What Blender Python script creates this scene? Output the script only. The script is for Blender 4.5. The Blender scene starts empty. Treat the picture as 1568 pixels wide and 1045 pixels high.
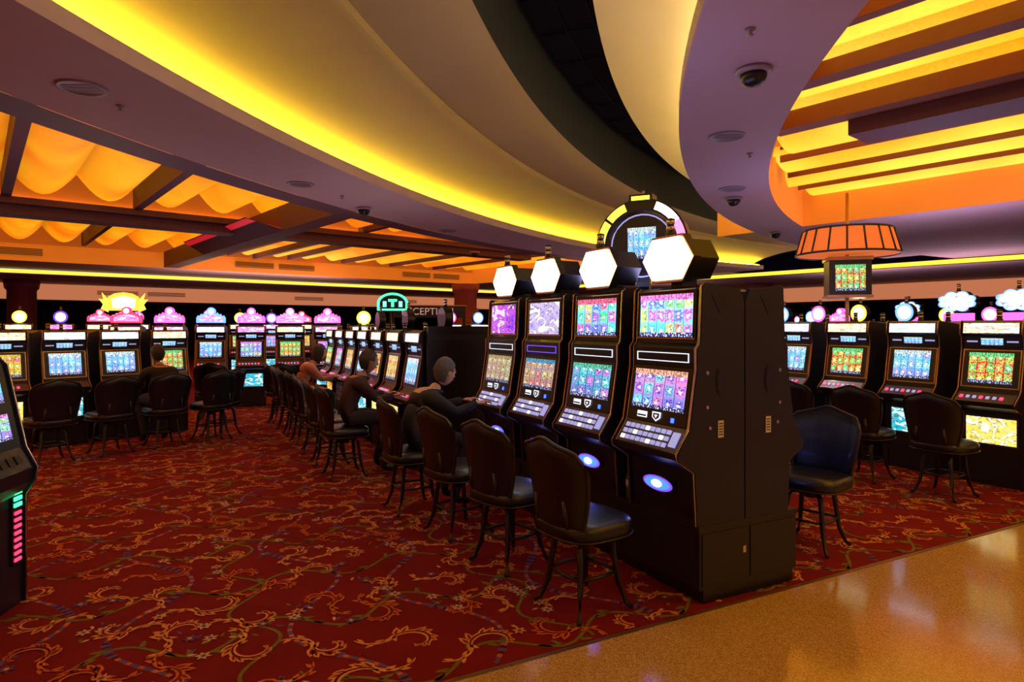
import bpy, bmesh, math, random
from mathutils import Vector, Matrix
random.seed(7)
D=bpy.data; SC=bpy.context.scene; COL=SC.collection
pi=math.pi
# ------------------------------------------------------------------ materials
def nd(nt,t,**k):
    n=nt.nodes.new(t)
    for a,b in k.items(): setattr(n,a,b)
    return n
def nosample(m):
    try: m.cycles.emission_sampling='NONE'
    except Exception: pass
    return m
def mat(name,col,rough=.5,metal=0,emis=None,es=0,var=.12,scale=8,bump=0,coat=0,spec=.5):
    m=D.materials.new(name); m.use_nodes=True; nt=m.node_tree
    b=nt.nodes['Principled BSDF']
    b.inputs['Roughness'].default_value=rough; b.inputs['Metallic'].default_value=metal
    b.inputs['Specular IOR Level'].default_value=spec
    tc=nd(nt,'ShaderNodeTexCoord'); no=nd(nt,'ShaderNodeTexNoise'); no.inputs['Scale'].default_value=scale; no.inputs['Detail'].default_value=2
    nt.links.new(tc.outputs['Object'],no.inputs['Vector'])
    mx=nd(nt,'ShaderNodeMix',data_type='RGBA')
    mx.inputs[6].default_value=(*[c*(1-var) for c in col],1); mx.inputs[7].default_value=(*[min(1,c*(1+var)) for c in col],1)
    nt.links.new(no.outputs['Fac'],mx.inputs[0]); nt.links.new(mx.outputs[2],b.inputs['Base Color'])
    if emis is not None:
        b.inputs['Emission Color'].default_value=(*emis,1); b.inputs['Emission Strength'].default_value=es
    if coat: b.inputs['Coat Weight'].default_value=coat
    if bump:
        bp=nd(nt,'ShaderNodeBump'); bp.inputs['Strength'].default_value=bump; bp.inputs['Distance'].default_value=.01
        nt.links.new(no.outputs['Fac'],bp.inputs['Height']); nt.links.new(bp.outputs['Normal'],b.inputs['Normal'])
    return m
def glow(name,col,s,samp=True):
    m=mat(name,[c*.3 for c in col],.4,0,col,s,var=.05)
    return m if samp else nosample(m)

def screen_mat(name,bg1,bg2,nx,ny,strength,sat=.75,title=(1,1,1),hoff=0.,hr=1.,sym=.40,band=True,samp=True,vary=0.,wash=.35):
    m=D.materials.new(name); m.use_nodes=True; nt=m.node_tree; L=nt.links.new
    b=nt.nodes['Principled BSDF']; b.inputs['Base Color'].default_value=(.01,.01,.012,1); b.inputs['Roughness'].default_value=.15
    tc=nd(nt,'ShaderNodeTexCoord'); oi=nd(nt,'ShaderNodeObjectInfo')
    def vm(op,a,bv=None):
        n=nd(nt,'ShaderNodeVectorMath',operation=op)
        L(a,n.inputs[0])
        if bv is not None:
            if hasattr(bv,'links'): L(bv,n.inputs[1])
            else: n.inputs[1].default_value=bv
        return n
    def ma(op,a,bv=None,c=None):
        n=nd(nt,'ShaderNodeMath',operation=op)
        for i,x in enumerate((a,bv,c)):
            if x is None: continue
            if hasattr(x,'links'): L(x,n.inputs[i])
            else: n.inputs[i].default_value=x
        return n.outputs[0]
    def mix(f,a,c):
        n=nd(nt,'ShaderNodeMix',data_type='RGBA')
        for i,x in ((0,f),(6,a),(7,c)):
            if hasattr(x,'links'): L(x,n.inputs[i])
            elif i==0: n.inputs[0].default_value=x
            else: n.inputs[i].default_value=(*x,1)
        return n.outputs[2]
    uv=tc.outputs['UV']
    sc=vm('MULTIPLY',uv,(nx,ny,1)).outputs[0]
    fl=vm('FLOOR',sc).outputs[0]; fr=vm('FRACTION',sc).outputs[0]
    cb=nd(nt,'ShaderNodeCombineXYZ'); r=ma('MULTIPLY',oi.outputs['Random'],57.); L(r,cb.inputs[2]); 
    sd=vm('ADD',fl,cb.outputs[0]).outputs[0]; sd=vm('ADD',sd,(hoff*9,hoff*3,3.3)).outputs[0]
    wn=nd(nt,'ShaderNodeTexWhiteNoise',noise_dimensions='3D'); L(sd,wn.inputs['Vector'])
    shift=ma('MULTIPLY_ADD',oi.outputs['Random'],vary,hoff)
    hue=ma('FRACT',ma('MULTIPLY_ADD',wn.outputs['Value'],hr,shift))
    hs=nd(nt,'ShaderNodeCombineColor',mode='HSV'); L(hue,hs.inputs[0]); hs.inputs[1].default_value=sat; hs.inputs[2].default_value=1
    no=nd(nt,'ShaderNodeTexNoise'); no.inputs['Scale'].default_value=17; no.inputs['Detail'].default_value=3; L(vm('ADD',uv,cb.outputs[0]).outputs[0],no.inputs['Vector'])
    n3=nd(nt,'ShaderNodeTexNoise'); n3.inputs['Scale'].default_value=3.2; n3.inputs['Detail'].default_value=3; L(vm('ADD',uv,cb.outputs[0]).outputs[0],n3.inputs['Vector'])
    ctr=vm('ABSOLUTE',vm('SUBTRACT',fr,(.5,.5,0)).outputs[0]).outputs[0]
    cs=nd(nt,'ShaderNodeSeparateXYZ'); L(ctr,cs.inputs[0])
    mxd=ma('MAXIMUM',cs.outputs[0],cs.outputs[1])
    ds=ma('ADD',mxd,ma('MULTIPLY_ADD',no.outputs['Fac'],.9,-.45))
    mask=ma('LESS_THAN',ds,sym)
    inner=ma('LESS_THAN',ds,sym*.30)
    ring=ma('LESS_THAN',ma('ABSOLUTE',ma('SUBTRACT',ds,sym*.62)),.035)
    sx=nd(nt,'ShaderNodeSeparateXYZ'); L(uv,sx.inputs[0])
    bg=mix(sx.outputs[1],bg1,bg2)
    h3=nd(nt,'ShaderNodeCombineColor',mode='HSV'); L(ma('FRACT',ma('MULTIPLY_ADD',n3.outputs['Fac'],1.6,shift)),h3.inputs[0]); h3.inputs[1].default_value=.8; h3.inputs[2].default_value=.9
    bg=mix(wash,bg,h3.outputs[0])
    c=mix(mask,bg,mix(wash*.6,hs.outputs[0],h3.outputs[0])); c=mix(ma('MULTIPLY',inner,.8),c,(1,1,.9)); c=mix(ring,c,[x*.3 for x in bg1])
    fx=nd(nt,'ShaderNodeSeparateXYZ'); L(fr,fx.inputs[0])
    gl=ma('LESS_THAN',fx.outputs[0],.06); c=mix(gl,c,[x*.2 for x in bg1])
    if band:
        n2=nd(nt,'ShaderNodeTexNoise'); n2.inputs['Scale'].default_value=14; n2.inputs['Detail'].default_value=2; L(vm('MULTIPLY',uv,(2.5,1,1)).outputs[0],n2.inputs['Vector'])
        tcol=mix(ma('GREATER_THAN',n2.outputs['Fac'],.5),[x*.35 for x in title],title)
        c=mix(ma('GREATER_THAN',sx.outputs[1],.86),c,tcol)
        bcol=mix(ma('GREATER_THAN',n2.outputs['Fac'],.56),(.02,.03,.15),(.8,.85,1))
        c=mix(ma('LESS_THAN',sx.outputs[1],.10),c,bcol)
    L(c,b.inputs['Emission Color']); b.inputs['Emission Strength'].default_value=strength
    return m if samp else nosample(m)
def art_mat(name,c1,c2,c3,strength,scale=5):
    m=D.materials.new(name); m.use_nodes=True; nt=m.node_tree; L=nt.links.new
    b=nt.nodes['Principled BSDF']; b.inputs['Base Color'].default_value=(.01,.01,.012,1); b.inputs['Roughness'].default_value=.2
    tc=nd(nt,'ShaderNodeTexCoord'); no=nd(nt,'ShaderNodeTexNoise'); no.inputs['Scale'].default_value=scale; no.inputs['Detail'].default_value=4; no.inputs['Distortion'].default_value=1.2
    oi=nd(nt,'ShaderNodeObjectInfo'); ad=nd(nt,'ShaderNodeVectorMath',operation='ADD')
    L(tc.outputs['UV'],ad.inputs[0]); 
    cb=nd(nt,'ShaderNodeCombineXYZ'); mu=nd(nt,'ShaderNodeMath',operation='MULTIPLY'); mu.inputs[1].default_value=31; L(oi.outputs['Random'],mu.inputs[0]); L(mu.outputs[0],cb.inputs[2]); L(cb.outputs[0],ad.inputs[1])
    L(ad.outputs[0],no.inputs['Vector'])
    cr=nd(nt,'ShaderNodeValToRGB'); e=cr.color_ramp.elements
    e[0].position=.32; e[0].color=(*c1,1); e[1].position=.62; e[1].color=(*c3,1)
    k=e.new(.47); k.color=(*c2,1); k=e.new(.53); k.color=(*[x*.3 for x in c1],1); k=e.new(.56); k.color=(*c3,1)
    L(no.outputs['Fac'],cr.inputs[0]); L(cr.outputs[0],b.inputs['Emission Color']); b.inputs['Emission Strength'].default_value=strength
    return nosample(m)

M={}
M['body']=mat('machine_black_purple',(.009,.009,.022),.38,.1,coat=.2)
M['side']=mat('machine_side_panel',(.010,.011,.042),.45,.15)
M['dark']=mat('black_plastic',(.005,.005,.008),.35)
M['silver']=mat('silver_trim',(.55,.5,.5),.25,1)
M['deck']=mat('deck_grey',(.08,.07,.12),.35,.6)
M['bronze']=mat('bronze_trim',(.5,.27,.12),.3,1)
M['base']=mat('plinth_laminate',(.007,.007,.014),.45,bump=.05)
M['white']=glow('white_sign_light',(1,.97,.9),9)
M['whitesmall']=glow('white_small_light',(1,.97,.95),5,False)
M['whitesoft']=glow('white_soft_light',(.8,.85,1),1.4,False)
M['key']=glow('key_light',(.5,.5,.95),.7,False)
M['blue']=glow('blue_light',(.02,.08,1),5)
M['violet']=glow('violet_light',(.20,.06,.95),1.5,False)
M['magenta']=glow('magenta_light',(1,.08,.5),3,False)
M['pink']=glow('pink_light',(1,.12,.35),4,False)
M['red']=glow('red_light',(1,.03,.10),3,False)
M['green']=glow('green_light',(.05,1,.3),3,False)
M['yellow']=glow('yellow_light',(1,.75,.05),2.5,False)
M['cyan']=glow('cyan_light',(.15,.6,1),3,False)
M['bluesign']=glow('blue_sign_light',(.1,.25,1),3,False)
M['orange']=glow('orange_light',(1,.3,.03),3,False)
M['sticker']=mat('paper_sticker',(.6,.58,.6),.7)
M['leather']=mat('black_leather',(.004,.004,.010),.36,bump=.15,scale=60,coat=.1)
M['wood']=mat('dark_wood_leg',(.010,.005,.005),.4)
M['s_m1t']=screen_mat('screen_top_a',(.05,.5,.85),(.4,.8,1),6,3,1.7,.9,(1,.25,.8),hoff=.45,hr=.9,wash=.15)
M['s_m1m']=screen_mat('screen_main_a',(.02,.15,.85),(1,.35,.45),5,3,1.25,.8,(1,.5,.35),hoff=.5,hr=.45,wash=.08)
M['s_m2t']=screen_mat('screen_top_b',(.0,.45,.55),(.2,.7,.9),5,3,1.6,.9,(.9,.15,.3),hoff=.0,hr=1.,wash=.15)
M['s_m2m']=screen_mat('screen_main_b',(.01,.15,.5),(.0,.5,.7),5,3,1.1,.75,(.1,.7,.5),hoff=.45,hr=.45,wash=.08)
M['s_m3t']=art_mat('screen_art_lavender',(.30,.28,.8),(.75,.6,1),(1,.92,1),1.1,3)
M['s_m3m']=screen_mat('screen_main_c',(.6,.22,.1),(.1,.45,.75),5,3,.9,.7,(.1,.5,.8),hoff=.97,hr=.15,wash=.05)
M['s_m4t']=art_mat('screen_art_purple',(.12,.02,.6),(.7,.1,.9),(1,.65,1),1.2,3)
M['s_m4m']=screen_mat('screen_main_d',(.5,.35,.2),(.6,.45,.3),5,3,.75,.5,(.8,.6,.3),hoff=.02,hr=.2,wash=.05)
M['s_b0']=screen_mat('screen_blue',(.0,.2,.8),(.1,.6,1),5,3,1.3,.6,(.7,.9,1),hoff=.5,hr=.2,samp=False,wash=.1)
M['s_b1']=screen_mat('screen_green_red',(.7,.02,.02),(.8,.1,.03),5,3,1.1,.85,(.2,.9,.3),hoff=.1,hr=.3,samp=False,wash=.05)
M['s_b2']=screen_mat('screen_violet',(.08,.03,.7),(.3,.15,1),5,3,1.3,.75,(.9,.3,1),hoff=.5,hr=.5,samp=False,vary=1,wash=.2)
M['s_b3']=screen_mat('screen_gold',(.7,.18,.0),(1,.45,.02),5,3,1.0,.85,(1,.8,.1),hoff=.95,hr=.25,samp=False,wash=.05)
M['h0']=art_mat('header_white_blue',(.3,.45,1),(.85,.9,1),(1,1,1),2.0,3)
M['h1']=art_mat('header_warm',(1,.45,.15),(1,.85,.6),(1,1,.85),1.7,3)
M['h2']=art_mat('header_pink',(.9,.05,.4),(1,.3,.8),(1,.8,1),1.9,3)
M['g0']=art_mat('belly_gold',(.9,.5,.05),(1,.75,.15),(1,1,.6),1.5,4)
M['g1']=art_mat('belly_cyan',(.0,.25,.4),(.05,.6,.8),(.7,1,1),1.2,4)
M['g2']=art_mat('belly_dark',(.02,.01,.02),(.06,.02,.02),(.25,.08,.05),.4,4)
M['g3']=art_mat('belly_red',(.5,.02,.02),(.9,.3,.03),(1,.8,.2),1.2,4)

# ------------------------------------------------------------------ mesh builder
class MB:
    def __init__(s): s.v=[];s.f=[];s.m=[];s.uv=[];s.sm=[];s.mats=[]
    def mi(s,m):
        if isinstance(m,str): m=M[m]
        if m not in s.mats: s.mats.append(m)
        return s.mats.index(m)
    def face(s,pts,m,uv=None,sm=False):
        b=len(s.v); s.v+= [tuple(p) for p in pts]; s.f.append(tuple(range(b,b+len(pts)))); s.m.append(s.mi(m)); s.uv.append(uv); s.sm.append(sm)
    def mesh(s,vs,fs,m,sm=False):
        b=len(s.v); s.v+=[tuple(p) for p in vs]; k=s.mi(m)
        for f in fs: s.f.append(tuple(b+i for i in f)); s.m.append(k); s.uv.append(None); s.sm.append(sm)
    def box(s,x0,x1,y0,y1,z0,z1,m):
        vs=[(x0,y0,z0),(x1,y0,z0),(x1,y1,z0),(x0,y1,z0),(x0,y0,z1),(x1,y0,z1),(x1,y1,z1),(x0,y1,z1)]
        s.mesh(vs,[(0,3,2,1),(4,5,6,7),(0,1,5,4),(1,2,6,5),(2,3,7,6),(3,0,4,7)],m)
    def obox(s,c,ax,m):
        c=Vector(c); a,b,d=[Vector(q) for q in ax]
        vs=[c+i*a+j*b+k*d for k in(-1,1) for j in(-1,1) for i in(-1,1)]
        s.mesh(vs,[(0,2,3,1),(4,5,7,6),(0,1,5,4),(1,3,7,5),(3,2,6,7),(2,0,4,6)],m)
    def slab(s,x0,x1,A,B,off,th,m,uv=True):
        dy,dz=B[0]-A[0],B[1]-A[1]; l=math.hypot(dy,dz); n=(-dz/l,dy/l)
        o=[(A[0]+n[0]*off,A[1]+n[1]*off),(B[0]+n[0]*off,B[1]+n[1]*off)]
        i=[(p[0]-n[0]*th,p[1]-n[1]*th) for p in o]
        F=[(x0,*o[0]),(x1,*o[0]),(x1,*o[1]),(x0,*o[1])]; K=[(x0,*i[0]),(x1,*i[0]),(x1,*i[1]),(x0,*i[1])]
        s.face(F,m,[(0,0),(1,0),(1,1),(0,1)] if uv else None)
        s.mesh(F+K,[(0,3,7,4),(1,5,6,2),(0,4,5,1),(3,2,6,7),(4,7,6,5)],'dark' if uv else m)
    def xprism(s,prof,x0,x1,m,m2=None):
        n=len(prof); vs=[(x0,*p) for p in prof]+[(x1,*p) for p in prof]
        s.mesh(vs,[tuple(range(n)),tuple(range(2*n-1,n-1,-1))],m2 or m)
        s.mesh(vs,[(i,(i+1)%n,(i+1)%n+n,i+n) for i in range(n)],m)
    def yprism(s,out,y0,y1,mf,ms,cx=0,cz=0,uv=True):
        n=len(out); A=[(cx+x,y0,cz+z) for x,z in out]; B=[(cx+x,y1,cz+z) for x,z in out]
        xs=[p[0] for p in out]; zs=[p[1] for p in out]; w=max(xs)-min(xs); h=max(zs)-min(zs)
        s.face(A,mf,[((x-min(xs))/w,(z-min(zs))/h) for x,z in out])
        s.mesh(A+B,[tuple(range(2*n-1,n-1,-1))]+[(i,(i+1)%n,(i+1)%n+n,i+n) for i in range(n)],ms)
    def tube(s,path,rad,m,n=8,closed=False):
        path=[Vector(p) for p in path]; N=len(path)
        if not isinstance(rad,(list,tuple)): rad=[rad]*N
        vs=[];fs=[]
        for i,p in enumerate(path):
            a=path[(i-1)%N] if (closed or i>0) else p; b=path[(i+1)%N] if (closed or i<N-1) else p
            t=(b-a).normalized(); ref=Vector((0,0,1)) if abs(t.z)<.9 else Vector((1,0,0))
            x=t.cross(ref).normalized(); y=t.cross(x)
            for k in range(n): vs.append(p+rad[i]*(math.cos(2*pi*k/n)*x+math.sin(2*pi*k/n)*y))
        for i in range(N if closed else N-1):
            j=(i+1)%N
            for k in range(n): fs.append((i*n+k,i*n+(k+1)%n,j*n+(k+1)%n,j*n+k))
        if not closed: fs+= [tuple(range(n-1,-1,-1)),tuple((N-1)*n+k for k in range(n))]
        s.mesh(vs,fs,m,True)
    def lathe(s,prof,c,m,n=20,sm=True):
        vs=[];fs=[];N=len(prof)
        for r,z in prof:
            for k in range(n): vs.append((c[0]+r*math.cos(2*pi*k/n),c[1]+r*math.sin(2*pi*k/n),c[2]+z))
        for i in range(N-1):
            for k in range(n): fs.append((i*n+k,i*n+(k+1)%n,(i+1)*n+(k+1)%n,(i+1)*n+k))
        fs+=[tuple(range(n-1,-1,-1)),tuple((N-1)*n+k for k in range(n))]
        s.mesh(vs,fs,m,sm)
    def ell(s,c,r,m,n=14,mm=8,fn=None):
        vs=[];fs=[]
        for i in range(mm+1):
            th=pi*i/mm
            for k in range(n):
                p=Vector((math.sin(th)*math.cos(2*pi*k/n),math.sin(th)*math.sin(2*pi*k/n),math.cos(th)))
                if fn: p=fn(p)
                vs.append((c[0]+p.x*r[0],c[1]+p.y*r[1],c[2]+p.z*r[2]))
        for i in range(mm):
            for k in range(n): fs.append((i*n+k,(i+1)*n+k,(i+1)*n+(k+1)%n,i*n+(k+1)%n))
        s.mesh(vs,fs,m,True)
    def data(s,name,recalc=True):
        me=D.meshes.new(name); me.from_pydata(s.v,[],s.f)
        for m in s.mats: me.materials.append(m)
        uvl=me.uv_layers.new(name='UVMap')
        for p in me.polygons:
            p.material_index=s.m[p.index]; p.use_smooth=s.sm[p.index]
            u=s.uv[p.index]
            if u:
                for li,q in zip(p.loop_indices,u): uvl.data[li].uv=q
        if recalc:
            bm=bmesh.new(); bm.from_mesh(me); bmesh.ops.recalc_face_normals(bm,faces=bm.faces); bm.to_mesh(me); bm.free()
        return me
def put(name,me,mw=None,parent=None):
    o=D.objects.new(name,me); COL.objects.link(o)
    if parent: o.parent=parent
    if mw is not None: o.matrix_world=mw
    return o
def bevel(o,w=.005):
    b=o.modifiers.new('bevel','BEVEL'); b.width=w; b.segments=2; b.limit_method='ANGLE'; b.angle_limit=.6
def fr(x,y,d,z=0.):
    l=math.hypot(*d); dx,dy=d[0]/l,d[1]/l
    return Matrix(((-dy,-dx,0,x),(dx,-dy,0,y),(0,0,1,z),(0,0,0,1)))

# ------------------------------------------------------------------ frames
U=Vector((-.462,.887)); V=Vector((.887,.462)); P0=Vector((1.10,3.68))
def BP(t,s): return P0+U*t+V*s
A40=math.radians(40)
u2=Vector((-math.sin(A40),math.cos(A40))); v2=Vector((math.cos(A40),math.sin(A40)))
def AB(a,b,z): p=u2*a+v2*b; return (p.x,p.y,z)
C=Vector((21.6,1.2))
def RT(R,th,z): return (C.x+R*math.cos(th),C.y+R*math.sin(th),z)

# ------------------------------------------------------------------ FLOOR
def carpet_mat():
    m=mat('carpet_red',(.155,.007,.007),.95,var=.3,scale=3,bump=0,spec=.1)
    nt=m.node_tree; b=nt.nodes['Principled BSDF']
    tc=nd(nt,'ShaderNodeTexCoord'); n=nd(nt,'ShaderNodeTexNoise'); n.inputs['Scale'].default_value=220; nt.links.new(tc.outputs['Object'],n.inputs['Vector'])
    bp=nd(nt,'ShaderNodeBump'); bp.inputs['Strength'].default_value=.5; bp.inputs['Distance'].default_value=.004
    nt.links.new(n.outputs['Fac'],bp.inputs['Height']); nt.links.new(bp.outputs['Normal'],b.inputs['Normal'])
    return m
CM=carpet_mat()
def terrazzo():
    m=D.materials.new('terrazzo_tan'); m.use_nodes=True; nt=m.node_tree; L=nt.links.new; b=nt.nodes['Principled BSDF']
    tc=nd(nt,'ShaderNodeTexCoord'); vo=nd(nt,'ShaderNodeTexVoronoi'); vo.inputs['Scale'].default_value=190; L(tc.outputs['Object'],vo.inputs['Vector'])
    cr=nd(nt,'ShaderNodeValToRGB'); e=cr.color_ramp.elements; e[0].color=(.29,.165,.045,1); e[1].color=(.55,.36,.14,1); e[0].position=.1;e[1].position=.95
    k=e.new(.5); k.color=(.42,.25,.075,1)
    sp=nd(nt,'ShaderNodeSeparateColor'); L(vo.outputs['Color'],sp.inputs[0]); L(sp.outputs[0],cr.inputs[0]); L(cr.outputs[0],b.inputs['Base Color'])
    no=nd(nt,'ShaderNodeTexNoise'); no.inputs['Scale'].default_value=1.5; L(tc.outputs['Object'],no.inputs['Vector'])
    mr=nd(nt,'ShaderNodeMapRange'); mr.inputs['To Min'].default_value=.07; mr.inputs['To Max'].default_value=.17; L(no.outputs['Fac'],mr.inputs[0]); L(mr.outputs[0],b.inputs['Roughness'])
    return m
b=MB()
T0=-.07
b.face([(*BP(T0,-40),0),(*BP(T0,60),0),(*BP(70,60),0),(*BP(70,-40),0)],CM)
floor=put('floor',b.data('floor',False))
b=MB()
b.face([(*BP(-14,-40),0),(*BP(-14,60),0),(*BP(T0,60),0),(*BP(T0,-40),0)],terrazzo())
put('floor_terrazzo',b.data('floor_terrazzo',False))
b=MB()
for s0,s1 in ((T0-.012,T0+.012),):
    b.face([(*BP(s0,-40),.003),(*BP(s0,60),.003),(*BP(s1,60),.003),(*BP(s1,-40),.003)],mat('brass_edge_strip',(.25,.13,.04),.4,.8))
put('trim_floor_strip',b.data('trim_floor_strip',False))
# carpet pattern
cg=mat('carpet_gold',(.60,.21,.05),.95,var=.35,scale=20,spec=.1); cg2=mat('carpet_orange',(.48,.10,.018),.95,var=.35,scale=20,spec=.1)
cv=mat('carpet_olive',(.15,.12,.02),.95,var=.3,scale=30,spec=.1); cbl=mat('carpet_slate_blue',(.11,.06,.17),.95,var=.3,scale=30,spec=.1); cfl=mat('carpet_beige',(.55,.30,.15),.95,var=.2,scale=30,spec=.1)
cdk=mat('carpet_maroon',(.07,.005,.014),.95,var=.2,scale=30,spec=.1)
TL=1.8; KC=.80
def tile(seed):
    R=random.Random(seed); out=[]
    def rib(pts,wf,c,z):
        n=len(pts); L=[];Rr=[]
        for i,p in enumerate(pts):
            a=pts[max(0,i-1)];q=pts[min(n-1,i+1)]; dx,dy=q[0]-a[0],q[1]-a[1]; l=math.hypot(dx,dy) or 1
            w=wf(i/(n-1)); L.append((p[0]-dy/l*w,p[1]+dx/l*w)); Rr.append((p[0]+dy/l*w,p[1]-dx/l*w))
        for i in range(n-1): out.append(([L[i],L[i+1],Rr[i+1],Rr[i]],c,z))
    def leaf(x,y,a,l,w,c,z,inner=None):
        ca,sa=math.cos(a),math.sin(a)
        P=[(0,-.3*w),(.35*l,-w*.75),(.75*l,-w*.3),(l,w*.5),(.6*l,w*.75),(.25*l,w*.7)]
        out.append(([(x+ca*p-sa*q,y+sa*p+ca*q) for p,q in P],c,z))
        if inner:
            P=[(.12*l+p*.66,q*.36+.05*w) for p,q in P]; out.append(([(x+ca*p-sa*q,y+sa*p+ca*q) for p,q in P],inner,z+.0005))
    def scroll(cx,cy,r,a0,dr,c,z):
        pts=[]
        for i in range(15):
            k=i/14; rr=r*(1-.75*k); a=a0+dr*k*4.4; pts.append((cx+rr*math.cos(a),cy+rr*math.sin(a)))
        rib(pts,lambda k:.019*math.sin(pi*min(1,k*1.0+.15))+.007,c,z)
        rib(pts,lambda k:.007*math.sin(pi*min(1,k*1.0+.15))+.001,cdk if r>.15 else CM,z+.0012)
        x0,y0=pts[0]; a=a0-dr*pi/2; tail=[]
        for k in range(9): tail.append((x0,y0)); x0+=math.cos(a)*.038; y0+=math.sin(a)*.038; a+=dr*.26
        rib(tail,lambda k:.015*(1-k)+.004,c,z)
        for i in range(0,13):
            p,q=pts[i],pts[i+1]; an=math.atan2(q[1]-p[1],q[0]-p[0])-dr*.65
            if i%3!=2: leaf(p[0],p[1],an,.110*(1.05-i/16),.034*(1.1-i/18),c,z+.0004,CM)
        for i in range(0,8,2):
            p=tail[i]; leaf(p[0],p[1],math.atan2(tail[i+1][1]-p[1],tail[i+1][0]-p[0])+dr*.6*(1 if i%4 else -1),.075,.022,c,z)
    g=[(.25,.25),(.72,.30),(1.2,.18),(1.6,.50),(.2,.80),(.62,.88),(1.08,.72),(1.45,1.0),(.30,1.32),(.80,1.40),(1.2,1.35),(1.62,1.55),(.55,1.70),(1.0,1.72)]
    for i,(x,y) in enumerate(g):
        x+=R.uniform(-.07,.07);y+=R.uniform(-.07,.07)
        scroll(x,y,R.uniform(.10,.18),R.uniform(0,6.28),R.choice((-1,1)),(cg,cg2,cg)[i%3],.0035+i*.00005)
    for y0,am,ph in ((.15,.13,.4),(1.1,.16,2.1)):
        pts=[(TL*k/40,y0+am*math.sin(2*pi*k/40*2+ph)) for k in range(41)]
        rib(pts,lambda k:.013,cv,.002)
        for k in range(1,40,3): leaf(*pts[k],(1.2 if k%2 else -1.2)+pts[k][0],.10,.026,cv,.002)
    for x0,am,ph in ((.7,.14,1.),):
        pts=[(x0+am*math.sin(2*pi*k/40*2+ph),TL*k/40) for k in range(41)]
        rib(pts,lambda k:.012,cv,.0025)
    for (x0,ph) in ((.1,0.),(1.15,1.3)):
        pts=[(x0+.25*math.sin(2*pi*k/64+ph),TL*k/64) for k in range(65)]
        for k in range(0,64,1):
            if 24<(k*3+seed*7)%64<50: rib([pts[k],pts[k+1]],lambda q:.028 if k%2 else .018,cbl if k%2 else cdk,.0015)
            else: rib([pts[k],pts[k+1]],lambda q:.015,cbl if k%3 else cg2,.0015)
    for i in range(20):
        x,y=R.uniform(.1,1.7),R.uniform(.1,1.7); rot=R.uniform(0,1)
        for k in range(6): leaf(x,y,rot+k*pi/3,.05,.016,(cfl,cg,cfl,cbl)[i%4],.0052)
        out.append(([(x+.016*math.cos(q*pi/3),y+.016*math.sin(q*pi/3)) for q in range(6)],cbl if i%4<3 else cg,.0057))
        for k in range(3): leaf(x+R.uniform(-.12,.12),y+R.uniform(-.12,.12),R.uniform(0,6),.06,.016,(cbl,cv,cfl)[k],.0025)
    return out
tiles=[tile(3),tile(11),tile(23)]
b=MB()
for i in range(-9,5):
    for j in range(0,8):
        T=tiles[(i*2+j)%3]
        for pts,c,z in T:
            q=[((p[0]+i*TL)*KC,(p[1]+j*TL)*KC) for p in pts]
            if min(p[1] for p in q)<.0: continue
            b.face([(*BP(T0+.02+p[1],p[0]),z) for p in q],c)
pat=put('carpet_pattern',b.data('carpet_pattern',False),parent=floor)

# ------------------------------------------------------------------ CEILING
Msof=mat('ceiling_plaster_mauve',(.50,.37,.41),.7,var=.05,scale=2)
Mtan=mat('ceiling_plaster_tan',(.42,.31,.13),.7,var=.05,scale=2)
Mcream=mat('ceiling_plaster_cream',(.76,.63,.34),.7,var=.05,scale=2)
Mblack=mat('ceiling_black_tile',(.006,.006,.006),.8)
Mfas=mat('fascia_orange_plaster_glow',(.70,.28,.07),.7,var=.08,scale=2,emis=(.9,.24,.015),es=.40); nosample(Mfas)  # light on the fascia painted as the plaster's own orange glow
Mval=mat('valance_orange_glow',(.50,.14,.02),.8,var=.08,scale=2,emis=(.9,.2,.015),es=.28); nosample(Mval)  # glow put into the valance colour in place of light falling on it
Mbeam=mat('beam_purple_brown',(.11,.05,.07),.6)
Mbeamo=mat('beam_brown',(.22,.075,.03),.6)
Mled=glow('cove_led_yellow',(1,.74,.04),42)
Mledc=glow('cove_led_cream',(1,.84,.38),26)
Mledy=glow('cove_strip_yellow',(1,.66,.05),1.5,False)
Mledo=glow('cove_led_orange',(1,.55,.08),14)
Mvent=mat('vent_dark',(.12,.05,.02),.6)
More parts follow.
